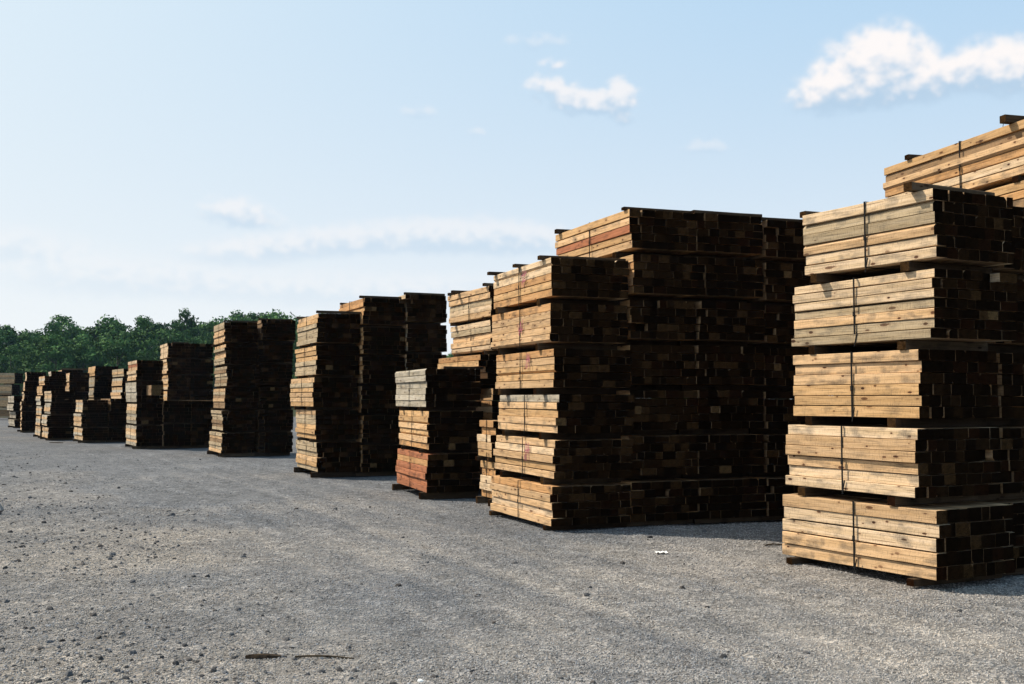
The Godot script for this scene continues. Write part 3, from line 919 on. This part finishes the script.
# ---------------------------------------------------------------- scene
func _ready() -> void:
	var cam := Camera3D.new()
	cam.name = "camera"
	cam.position = Vector3(0, 1.9, 0)
	cam.rotation_degrees.x = 2.97
	cam.fov = 34.54
	cam.near = 0.1
	cam.far = 6000.0
	cam.current = true
	add_child(cam)
	var env := Environment.new()
	env.background_mode = Environment.BG_SKY
	var sky := Sky.new()
	var sm := PanoramaSkyMaterial.new()
	sm.panorama = make_sky()
	sky.sky_material = sm
	env.sky = sky
	env.background_energy_multiplier = 0.70
	env.tonemap_mode = Environment.TONE_MAPPER_LINEAR
	env.tonemap_exposure = 1.42
	env.fog_enabled = true
	env.fog_density = 0.00008
	env.fog_light_color = Color(0.62, 0.76, 0.92)
	env.sdfgi_enabled = true
	env.ssao_enabled = true
	env.ssil_enabled = true
	var we := WorldEnvironment.new()
	we.name = "environment"
	we.environment = env
	add_child(we)
	var sun := DirectionalLight3D.new()
	sun.name = "sun"
	sun.light_energy = 1.6
	sun.light_color = Color(1.0, 0.955, 0.88)
	sun.light_angular_distance = 0.5
	sun.shadow_enabled = true
	add_child(sun)
	sun.look_at_from_position(Vector3.ZERO, -SUN_DIR, Vector3.UP)

	gn.seed = 3
	gn.frequency = 0.05
	gn.fractal_octaves = 4
	gm.seed = 4
	gm.frequency = 0.03
	gm.fractal_octaves = 3
	make_ground()

	wood_tex = [make_wood(51, 20, 0.55), make_wood(61, 28, 0.30), make_wood(71, 12, 0.75)]
	var et := make_end()
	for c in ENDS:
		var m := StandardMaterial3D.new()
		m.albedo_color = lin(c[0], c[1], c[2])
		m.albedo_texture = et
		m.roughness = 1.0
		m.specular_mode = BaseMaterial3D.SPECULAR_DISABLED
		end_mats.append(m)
	var ps := StandardMaterial3D.new()
	ps.vertex_color_use_as_albedo = true
	ps.albedo_texture = wood_tex[1][0]
	ps.roughness = 0.85
	ps.metallic_specular = 0.3
	M.packed_side = ps
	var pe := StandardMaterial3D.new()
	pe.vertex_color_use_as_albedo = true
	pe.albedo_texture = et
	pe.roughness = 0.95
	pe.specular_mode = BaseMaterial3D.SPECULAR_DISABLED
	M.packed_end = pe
	M.bearers = []
	for c in [[0.07, 0.05, 0.034], [0.11, 0.085, 0.06], [0.05, 0.038, 0.028]]:   # dirty old wood, darkened further so gaps between bundles read as shade
		var bm := StandardMaterial3D.new()
		bm.albedo_color = lin(c[0], c[1], c[2])
		bm.albedo_texture = wood_tex[2][0]
		bm.roughness = 0.95
		bm.metallic_specular = 0.1
		M.bearers.append(bm)
	var sp := StandardMaterial3D.new()
	sp.albedo_color = lin(0.012, 0.012, 0.012)
	sp.roughness = 0.9
	sp.metallic_specular = 0.15
	M.strap = sp
	var cy := StandardMaterial3D.new()
	cy.albedo_color = lin(0.27, 0.05, 0.085)
	cy.roughness = 0.7
	M.crayon = cy

	make_trees()

	var fresh: Array = ["tan", "gold", "tan", "pale", "honey"]
	var weath: Array = ["tan", "pale", "drab", "tan", "pale", "tan"]
	var STACKS: Array = [
		{"key": "A", "what": "the frontmost five-bundle stack", "X": 4.255, "Z": 11.15, "yaw": 27.1, "W": 1.2, "L": 2.0, "H": 4.04, "n": 5, "courses": 6, "detail": 0, "tones": weath, "base": 0.075, "gap": 0.10,
			"layers": {0: {"dL": -0.1, "dz": 0.13, "dx": -0.03, "tones": ["pale", "drab", "tan", "tan", "pale"], "rows": ["pale", "drab", "drab", "tan", "pale", "pale"], "turn": 0.5}, 1: {"dL": 0.1, "dz": 0.04, "dx": -0.02, "courses": 7, "turn": -1.0}, 2: {"dL": -0.15, "dz": -0.08, "dx": -0.03, "tones": ["tan", "pale", "gold"], "turn": 1.0}, 3: {"dL": 0.0, "dz": -0.125, "dx": -0.06, "tones": ["pale", "tan", "drab", "pale"], "turn": -1.4}, 4: {"dL": 0.2, "dz": -0.08, "dx": -0.07, "tones": ["tan", "pale", "tan"], "turn": 2.0, "courses": 5}},
			"top": [[0.42, -0.10, 0.06, 1.0, 0.085, "the near end"], [-0.44, 0.05, 0.0, -3.0, 0.07, "the far end"]]},
		{"key": "A3", "what": "the dark stack shouldering the frontmost one", "X": 5.265, "Z": 11.88, "inner": true, "yaw": 27.1, "W": 1.2, "L": 2.0, "H": 4.02, "n": 5, "courses": 6, "detail": 0, "tones": weath, "base": 0.075, "gap": 0.10},
		{"key": "A2", "what": "the tall stack behind the frontmost stack", "X": 6.75, "Z": 13.55, "yaw": 14.5, "W": 1.2, "L": 3.6, "H": 5.50, "n": 7, "courses": 6, "detail": 0, "tones": ["gold", "honey", "tan", "gold", "brown"], "base": 0.12,
			"layers": {0: {"dx": -0.02, "dz": 0.0, "turn": 0.0, "tones": ["tan", "gold", "honey"], "rows": ["gold", "brown", "tan", "honey", "pale", "tan"]}},
			"top": [[0.30, -0.05, 0.25, 1.0, 0.10, "the near end"], [-0.31, -0.03, 0.1, -3.0, 0.07, "the far end"]]},
		{"key": "B1", "what": "the crayon-marked stack", "base": 0.075, "X": 0.566, "Z": 15.95, "yaw": 20.2, "gap": 0.10, "W": 1.26, "L": 2.55, "H": 3.96, "n": 6, "courses": 5, "detail": 0, "tones": fresh, "pale_ends": true,
			"layers": {0: {"mark": [HASH, 0.25, 0.22, 0.36]}, 1: {"mark": [VEE, 0.28, 0.12, 0.26]}, 2: {"mark": [JM, 0.24, 0.30, 0.42]}, 3: {"dx": 0.06, "dz": 0.05, "rows": ["grey", "tan", "gold", "tan", "tan"]}, 4: {"mark": [JM, 0.28, 0.30, 0.36]}, 5: {"dx": -0.02, "dz": 0.02, "turn": 0.8}},
			"top": [[0.40, -0.02, 0.12, -2.0, 0.06, "the near end"], [-0.02, -0.05, 0.1, 3.0, 0.05, "the middle"], [-0.44, -0.06, 0.15, -2.0, 0.05, "the far end"]]},
		{"key": "B2", "what": "the tall stack beside the crayon-marked stack", "base": 0.075, "X": 1.77, "Z": 16.43, "yaw": 20.2, "gap": 0.09, "jitter": 0.015, "W": 1.12, "L": 2.85, "H": 4.76, "n": 7, "courses": 5, "detail": 0, "tones": ["gold", "tan", "gold", "honey"], "pale_ends": true,
			"layers": {0: {"dx": 0.0, "dz": 0.0, "turn": 0.5, "tones": ["gold", "gold", "tan"], "rows": ["gold", "tan", "red", "gold", "tan"]}, 1: {"dx": 0.03, "dz": 0.02}},
			"top": [[0.455, -0.02, 0.06, 0.0, 0.045, "the near end"], [-0.42, -0.06, 0.1, -3.0, 0.07, "the far end"]]},
		{"key": "B3", "what": "the middle tall stack in the crayon-marked row", "base": 0.075, "X": 2.85, "Z": 16.83, "inner": true, "yaw": 19.6, "gap": 0.09, "jitter": 0.015, "W": 1.17, "L": 2.5, "H": 4.77, "n": 7, "courses": 5, "detail": 0, "tones": fresh,
			"top": [[0.46, 0.0, 0.05, 0.5, 0.05, "the near end"], [-0.40, 0.0, 0.1, 2.0, 0.05, "the far end"]]},
		{"key": "B4", "what": "the last tall stack in the crayon-marked row", "base": 0.075, "X": 3.98, "Z": 17.24, "inner": true, "yaw": 19.0, "gap": 0.09, "jitter": 0.015, "W": 1.15, "L": 2.5, "H": 4.73, "n": 7, "courses": 5, "detail": 0, "tones": ["red", "honey", "gold"],
			"top": [[0.46, 0.0, 0.05, -0.5, 0.045, "the near end"]]},
		{"key": "Bp", "what": "the stack close behind the crayon-marked one", "X": -0.42, "Z": 22.2, "yaw": 22.5, "W": 1.12, "L": 2.5, "H": 4.20, "n": 6, "courses": 5, "detail": 0, "tones": fresh,
			"layers": {0: {"dx": 0.0, "dz": -0.05, "turn": 0.5, "tones": ["pale", "tan", "drab", "tan"]}, 1: {"dx": 0.03, "dz": 0.0, "turn": -0.6, "tones": ["tan", "pale", "drab"]}, 2: {"dx": -0.16, "dz": -0.25, "turn": 1.0, "missing": [1, 2], "tones": ["gold", "honey", "tan"]}},
			"top": [[0.42, -0.02, 0.16, 2.0, 0.06, "the near end"], [-0.25, -0.10, 0.2, 3.0, 0.06, "the middle"], [-0.46, -0.02, 0.12, -2.0, 0.06, "the far end"]]},
		{"key": "Bs", "what": "the short-timber pile tucked behind the crayon-marked stack", "X": -0.32, "Z": 19.6, "yaw": 20.0, "W": 0.9, "L": 0.75, "H": 1.52, "n": 2, "courses": 5, "detail": 0, "tones": fresh, "base": 0.12},
		{"key": "C", "what": "the low three-bundle stack with grey top", "X": -1.615, "Z": 20.9, "yaw": 18.2, "W": 1.08, "L": 2.6, "H": 2.48, "n": 3, "courses": 6, "detail": 0, "tones": ["tan", "drab"], "base": 0.13,
			"layers": {0: {"tones": ["grey"], "rows": ["grey", "silver", "grey", "grey", "silver", "grey"], "dx": -0.02, "dz": 0.0}, 1: {"tones": ["tan", "honey", "tan", "gold"], "dx": 0.02, "dz": 0.05}, 2: {"tones": ["red", "red", "honey"], "rows": ["red", "honey", "red", "red", "red", "red"], "dx": 0.0, "dz": 0.0}},
			"top": [[0.40, 0.25, -0.3, 4.0, 0.05, "the near end"]]},
		{"key": "D1", "what": "the five-bundle stack beyond the grey-topped one", "X": -4.72, "Z": 26.7, "yaw": 22.8, "W": 1.08, "L": 2.4, "H": 4.0, "n": 5, "courses": 6, "detail": 1, "tones": ["tan", "drab", "gold", "drab"], "base": 0.13,
			"layers": {0: {"dx": 0.02, "dz": -0.12}, 1: {"dx": 0.0, "dz": -0.18}, 2: {"dx": -0.12, "dz": 0.0, "dL": 0.15}, 3: {"dx": -0.04, "dz": 0.05}},
			"top": [[0.45, 0.0, 0.02, 0.0, 0.06, "the near end"], [-0.40, -0.05, 0.05, 2.0, 0.05, "the far end"]]},
		{"key": "D2", "what": "the taller middle stack behind the grey-topped one", "X": -3.68, "Z": 27.06, "yaw": 22.8, "W": 1.06, "L": 2.4, "H": 4.40, "n": 6, "courses": 6, "detail": 1, "tones": ["gold", "tan", "honey"],
			"top": [[0.45, -0.05, 0.0, 0.0, 0.06, "the near end"], [-0.42, 0.0, 0.05, 2.0, 0.05, "the far end"]]},
		{"key": "D3", "what": "the dark tall stack behind the grey-topped one", "X": -2.66, "Z": 27.45, "yaw": 22.8, "W": 1.06, "L": 2.4, "H": 4.52, "n": 6, "courses": 6, "detail": 1, "tones": ["drab", "tan", "grey"], "pale_ends": true,
			"top": [[0.45, 0.0, 0.0, 0.0, 0.06, "the near end"]]},
		{"key": "E1", "what": "the slim six-bundle stack down the yard", "X": -9.50, "Z": 36.27, "yaw": 24.0, "W": 1.10, "L": 2.4, "H": 4.46, "n": 6, "courses": 6, "detail": 1, "tones": ["drab", "tan", "drab", "brown"], "base": 0.12,
			"layers": {0: {"dx": 0.04, "dz": -0.2, "tones": ["grey", "drab", "tan"]}, 1: {"dx": 0.06, "dz": -0.1}, 2: {"dx": 0.1, "dz": -0.02}, 3: {"dx": 0.05, "dz": 0.0}, 4: {"dx": 0.0, "dz": -0.05}, 5: {"dx": -0.06, "dz": 0.0}},
			"top": [[0.45, 0.0, 0.0, 0.0, 0.05, "the near end"]]},
		{"key": "E2", "what": "the twin beside the slim six-bundle stack", "X": -8.46, "Z": 36.8, "inner": true, "yaw": 23.2, "W": 1.15, "L": 2.4, "H": 4.56, "n": 6, "courses": 6, "detail": 1, "tones": ["tan", "honey", "drab"],
			"layers": {0: {"dx": 0.06, "dz": 0.0}}, "top": [[0.44, 0.0, 0.0, 0.0, 0.05, "the near end"]]},
		{"key": "F1", "what": "the weathered four-bundle stack beyond the slim twins", "X": -14.33, "Z": 42.07, "yaw": 27.4, "W": 0.98, "L": 2.5, "H": 3.39, "n": 4, "courses": 6, "detail": 2, "tones": ["grey", "pale", "tan", "drab"],
			"layers": {0: {"tones": ["tan", "red", "pale"]}, 1: {"juts": 2, "tones": ["silver", "grey"]}}},
		{"key": "F3", "what": "the low stub touching the weathered four-bundle stack", "X": -13.36, "Z": 42.3, "inner": true, "yaw": 27.4, "W": 1.03, "L": 2.4, "H": 1.84, "n": 2, "courses": 6, "detail": 2, "tones": ["tan", "drab"]},
		{"key": "F4", "what": "the low stub at the foot of the slim twins", "X": -12.42, "Z": 42.8, "inner": true, "yaw": 27.4, "W": 1.03, "L": 2.4, "H": 1.84, "n": 2, "courses": 6, "detail": 2, "tones": ["tan", "drab"]},
		{"key": "F2", "what": "the pale-edged stack rising over the low stubs", "X": -15.99, "Z": 51.0, "yaw": 24.5, "W": 1.03, "L": 2.6, "H": 4.50, "n": 6, "courses": 5, "detail": 2, "tones": ["tan", "pale", "gold"], "pale_ends": true,
			"top": [[0.40, 0.1, -0.3, 5.0, 0.06, "the near end"]]},
		{"key": "F5", "what": "the dark stack rising beside the pale-edged one", "X": -15.02, "Z": 51.4, "inner": true, "yaw": 24.5, "W": 1.05, "L": 2.4, "H": 4.50, "n": 6, "courses": 5, "detail": 2, "tones": ["tan", "drab"]},
		{"key": "G1", "what": "the three-bundle stack fronting the far cluster", "X": -18.64, "Z": 47.80, "yaw": 28.9, "W": 1.06, "L": 2.4, "H": 1.86, "n": 3, "courses": 5, "detail": 2, "tones": ["silver", "pale", "tan"]},
		{"key": "G2", "what": "the dark stack bearing an odd short bundle", "X": -17.68, "Z": 48.33, "inner": true, "yaw": 28.9, "W": 1.0, "L": 2.4, "H": 1.92, "n": 3, "courses": 5, "detail": 2, "tones": ["drab", "brown"]},
		{"key": "H1", "what": "the four-bundle stack at the far cluster's corner", "X": -21.29, "Z": 50.68, "yaw": 28.7, "W": 1.1, "L": 2.5, "H": 2.27, "n": 4, "courses": 5, "detail": 2, "tones": ["tan", "pale", "silver"], "layers": {0: {"dx": 0.05, "dz": 0.1, "dL": 0.4}, 1: {"dx": 0.05, "dz": 0.05}, 2: {"dx": -0.08, "dz": -0.05}}},
		{"key": "H0", "what": "the leaning six-bundle stack in the far cluster", "X": -23.04, "Z": 53.93, "yaw": 28.7, "W": 1.0, "L": 2.4, "H": 3.03, "n": 6, "courses": 4, "detail": 2, "tones": ["pale", "silver", "tan"], "gap": 0.06, "layers": {0: {"dx": 0.12, "dz": 0.0}, 1: {"dx": 0.02, "dz": 0.0, "tones": ["tan", "gold"]}}},
		{"key": "I", "what": "the thin stack standing alone before the wood", "X": -27.92, "Z": 62.79, "yaw": 26.0, "W": 1.0, "L": 2.2, "H": 3.44, "n": 6, "courses": 5, "detail": 2, "tones": ["pale", "tan", "pale"], "layers": {0: {"dx": 0.22, "dz": 0.0}, 1: {"dx": 0.1, "dz": -0.1}, 2: {"dx": 0.08, "dz": -0.1}}},
		{"key": "J", "what": "the messy grey pile at the yard's end", "X": -32.75, "Z": 72.54, "yaw": 31.0, "W": 1.1, "L": 3.0, "H": 2.10, "n": 4, "courses": 3, "detail": 2, "tones": ["silver", "grey", "silver"], "jitter": 0.14, "gap": 0.09},
		{"key": "K", "what": "the brown long-board stack by the wood", "X": -47.1, "Z": 104.0, "yaw": 84.0, "W": 1.4, "L": 5.0, "H": 4.36, "n": 4, "courses": 5, "detail": 2, "tones": ["tan", "drab", "brown", "tan"], "gap": 0.1, "jitter": 0.1},
		{"key": "G3", "what": "the second-row stack over the cluster's corner", "X": -24.91, "Z": 62.0, "yaw": 27.0, "W": 1.05, "L": 2.4, "H": 3.38, "n": 6, "courses": 4, "detail": 2, "tones": ["pale", "tan"]},
		{"key": "G4", "what": "the second-row stack with a bright top end", "X": -24.40, "Z": 64.3, "yaw": 27.0, "W": 1.25, "L": 2.6, "H": 3.82, "n": 6, "courses": 4, "detail": 2, "tones": ["drab", "grey"], "layers": {0: {"tones": ["tan", "gold"], "dL": 0.6}}},
		{"key": "G5", "what": "the second-row stack with three banded bundles", "X": -21.22, "Z": 60.0, "yaw": 30.0, "W": 1.1, "L": 3.2, "H": 3.56, "n": 7, "courses": 3, "detail": 2, "tones": ["drab", "silver", "tan"], "gap": 0.09},
		{"key": "G6", "what": "the hindmost stack under a dark top plank", "X": -27.85, "Z": 68.0, "yaw": 27.0, "W": 1.2, "L": 2.4, "H": 3.70, "n": 6, "courses": 4, "detail": 2, "tones": ["pale", "tan"], "top": [[0.40, 0.5, 0.9, 0.0, 0.10, "the near end"]]},
	]
	for d in STACKS: stack(d)
	make_odds()
	scatter_stones()
	scatter_grit()

func loose_bundle(label: String, at: Vector3, yaw: float, spec: Dictionary) -> void:
	rng.seed = hash(label)
	var b := thing("timber_bundle", label, "timber bundle", "strapped timber bundles stacked in the yard")
	b.position = at
	b.rotation.y = deg_to_rad(yaw)
	fill_bundle(b, spec)

func make_odds() -> void:
	loose_bundle("small odd tan bundle lying crooked on the dark three-bundle stack", Vector3(-17.55, 1.922, -49.5), 30.0, {"W": 0.5, "L": 2.4, "H": 0.28, "courses": 2, "tones": ["tan", "pale"], "detail": 2, "strap": false})
	loose_bundle("small pale bundle lying on the leaning six-bundle stack", Vector3(-22.9, 3.032, -55.2), 27.0, {"W": 0.5, "L": 1.6, "H": 0.24, "courses": 2, "tones": ["silver", "silver"], "detail": 2, "strap": false})
	rng.seed = 900
	# bark strip and slivers of wood on the gravel
	var items := [
		["bark_strip", "dark curled bark strip lying alone on the gravel in front", "bark strip", Vector3(-1.82, 0, -8.26), 0.30, 0.075, 3.0, "brown"],
		["wood_sliver", "thin wood sliver beside the dark bark strip", "wood sliver", Vector3(-1.38, 0, -8.2), 0.44, 0.022, -4.0, "drab"],
		["wood_sliver", "short stick at the shadow's edge beside the frontmost stack", "wood sliver", Vector3(3.45, 0, -14.6), 0.30, 0.035, 24.0, "tan"],
		["wooden_plank", "flat plank lying on the ground before the three-bundle stack", "plank", Vector3(-19.9, 0, -48.2), 0.55, 0.14, 8.0, "brown"],
	]
	for it in items:
		var s := MB.new()
		var L: float = it[4]
		var w: float = it[5]
		var segs := 7
		var rows: Array = []
		for i in segs + 1:
			var f := float(i) / segs
			var k := 0.35 + 0.65 * sin(PI * clampf(f * 0.85 + 0.12, 0.0, 1.0))
			if it[0] == "wooden_plank": k = 1.0
			var th := 0.010 + w * 0.12
			var lift := 0.010 * sin(PI * f * 1.3) + rng.randf_range(-0.002, 0.002)
			var hw := w * 0.5 * k * rng.randf_range(0.85, 1.1)
			rows.append([Vector3((f - 0.5) * L, lift, -hw), Vector3((f - 0.5) * L, lift + th, -hw * 0.7), Vector3((f - 0.5) * L, lift + th, hw * 0.7), Vector3((f - 0.5) * L, lift, hw)])
		for i in segs:
			for q in 4:
				var q2 := (q + 1) % 4
				var nrm: Vector3 = [Vector3(0, 0.5, -1), Vector3(0, 1, 0), Vector3(0, 0.5, 1), Vector3(0, -1, 0)][q]
				s.quad(rows[i][q], rows[i + 1][q], rows[i + 1][q2], rows[i][q2], nrm, Vector2(i * 0.1, q * 0.1), Vector2(i * 0.1 + 0.1, q * 0.1), Vector2(i * 0.1 + 0.1, q * 0.1 + 0.1), Vector2(i * 0.1, q * 0.1 + 0.1))
		s.quad(rows[0][0], rows[0][1], rows[0][2], rows[0][3], Vector3(-1, 0, 0))
		s.quad(rows[segs][0], rows[segs][1], rows[segs][2], rows[segs][3], Vector3(1, 0, 0))
		var o := MeshInstance3D.new()
		o.mesh = commit([s])
		o.name = numbered(it[0])
		var p: Vector3 = it[3]
		o.position = p + Vector3(0, ground_y(p.x, p.z) + 0.004, 0)
		o.rotation.y = deg_to_rad(it[6])
		o.set_surface_override_material(0, M.bearers[2] if it[7] == "brown" else M.bearers[1])
		add_child(o, true)
		tag(o, it[1], it[2])
	# a crumpled scrap of white paper and two field stones
	var white := StandardMaterial3D.new()
	white.albedo_color = lin(0.72, 0.72, 0.70)
	white.roughness = 0.8
	var pm := MB.new()
	var grid: Array = []
	for j in 5:
		for i in 7:
			grid.append(Vector3((i - 3) * 0.024 + rng.randf_range(-0.006, 0.006), 0.012 + rng.randf_range(0.0, 0.022), (j - 2) * 0.028 + rng.randf_range(-0.006, 0.006)))
	for j in 4:
		for i in 6:
			pm.quad(grid[j * 7 + i], grid[j * 7 + i + 1], grid[j * 7 + i + 8], grid[j * 7 + i + 7], Vector3.UP)
	var paper := part(self, "paper_scrap", commit([pm]), [white])
	paper.position = Vector3(1.85, ground_y(1.85, -13.75), -13.75)
	tag(paper, "crumpled white paper scrap on the gravel before the tall stacks", "paper")
	var stone := StandardMaterial3D.new()
	stone.albedo_color = lin(0.20, 0.19, 0.18)
	stone.roughness = 0.9
	for q in [["dark angular rock at the road's edge by the stony verge", Vector3(-8.68, 0, -18.4), 0.26, 3], ["low grey rock farther up the road's edge", Vector3(-13.45, 0, -28.5), 0.30, 6], ["small whitish stone alone on the gravel in front", Vector3(-0.62, 0, -7.55), 0.026, 8]]:
		var o := part(self, numbered("rock"), rock_mesh(60 + q[3]), [white if q[3] == 8 else stone])
		var p: Vector3 = q[1]
		o.position = p + Vector3(0, ground_y(p.x, p.z) + q[2] * 0.3, 0)
		o.scale = Vector3.ONE * q[2]
		tag(o, q[0], "rock")
	# bent ends of cut strapping standing up on the tall stack at the back
	var wire := MB.new()
	for seg in [[Vector3(0, 0, 0), Vector3(0.02, 0.10, 0.0)], [Vector3(0.02, 0.10, 0.0), Vector3(0.12, 0.20, -0.05)], [Vector3(0.12, 0.20, -0.05), Vector3(0.14, 0.24, -0.06)]]:
		limb(wire, seg[0], seg[1], 0.006, 0.005)
	var wo := part(self, "strap_end", commit([wire]), [M.strap])
	wo.position = Vector3(6.56, 5.50, -14.55)
	wo.scale = Vector3.ONE * 0.8
	tag(wo, "bent strap end sticking up from the tall stack's top", "strap end")
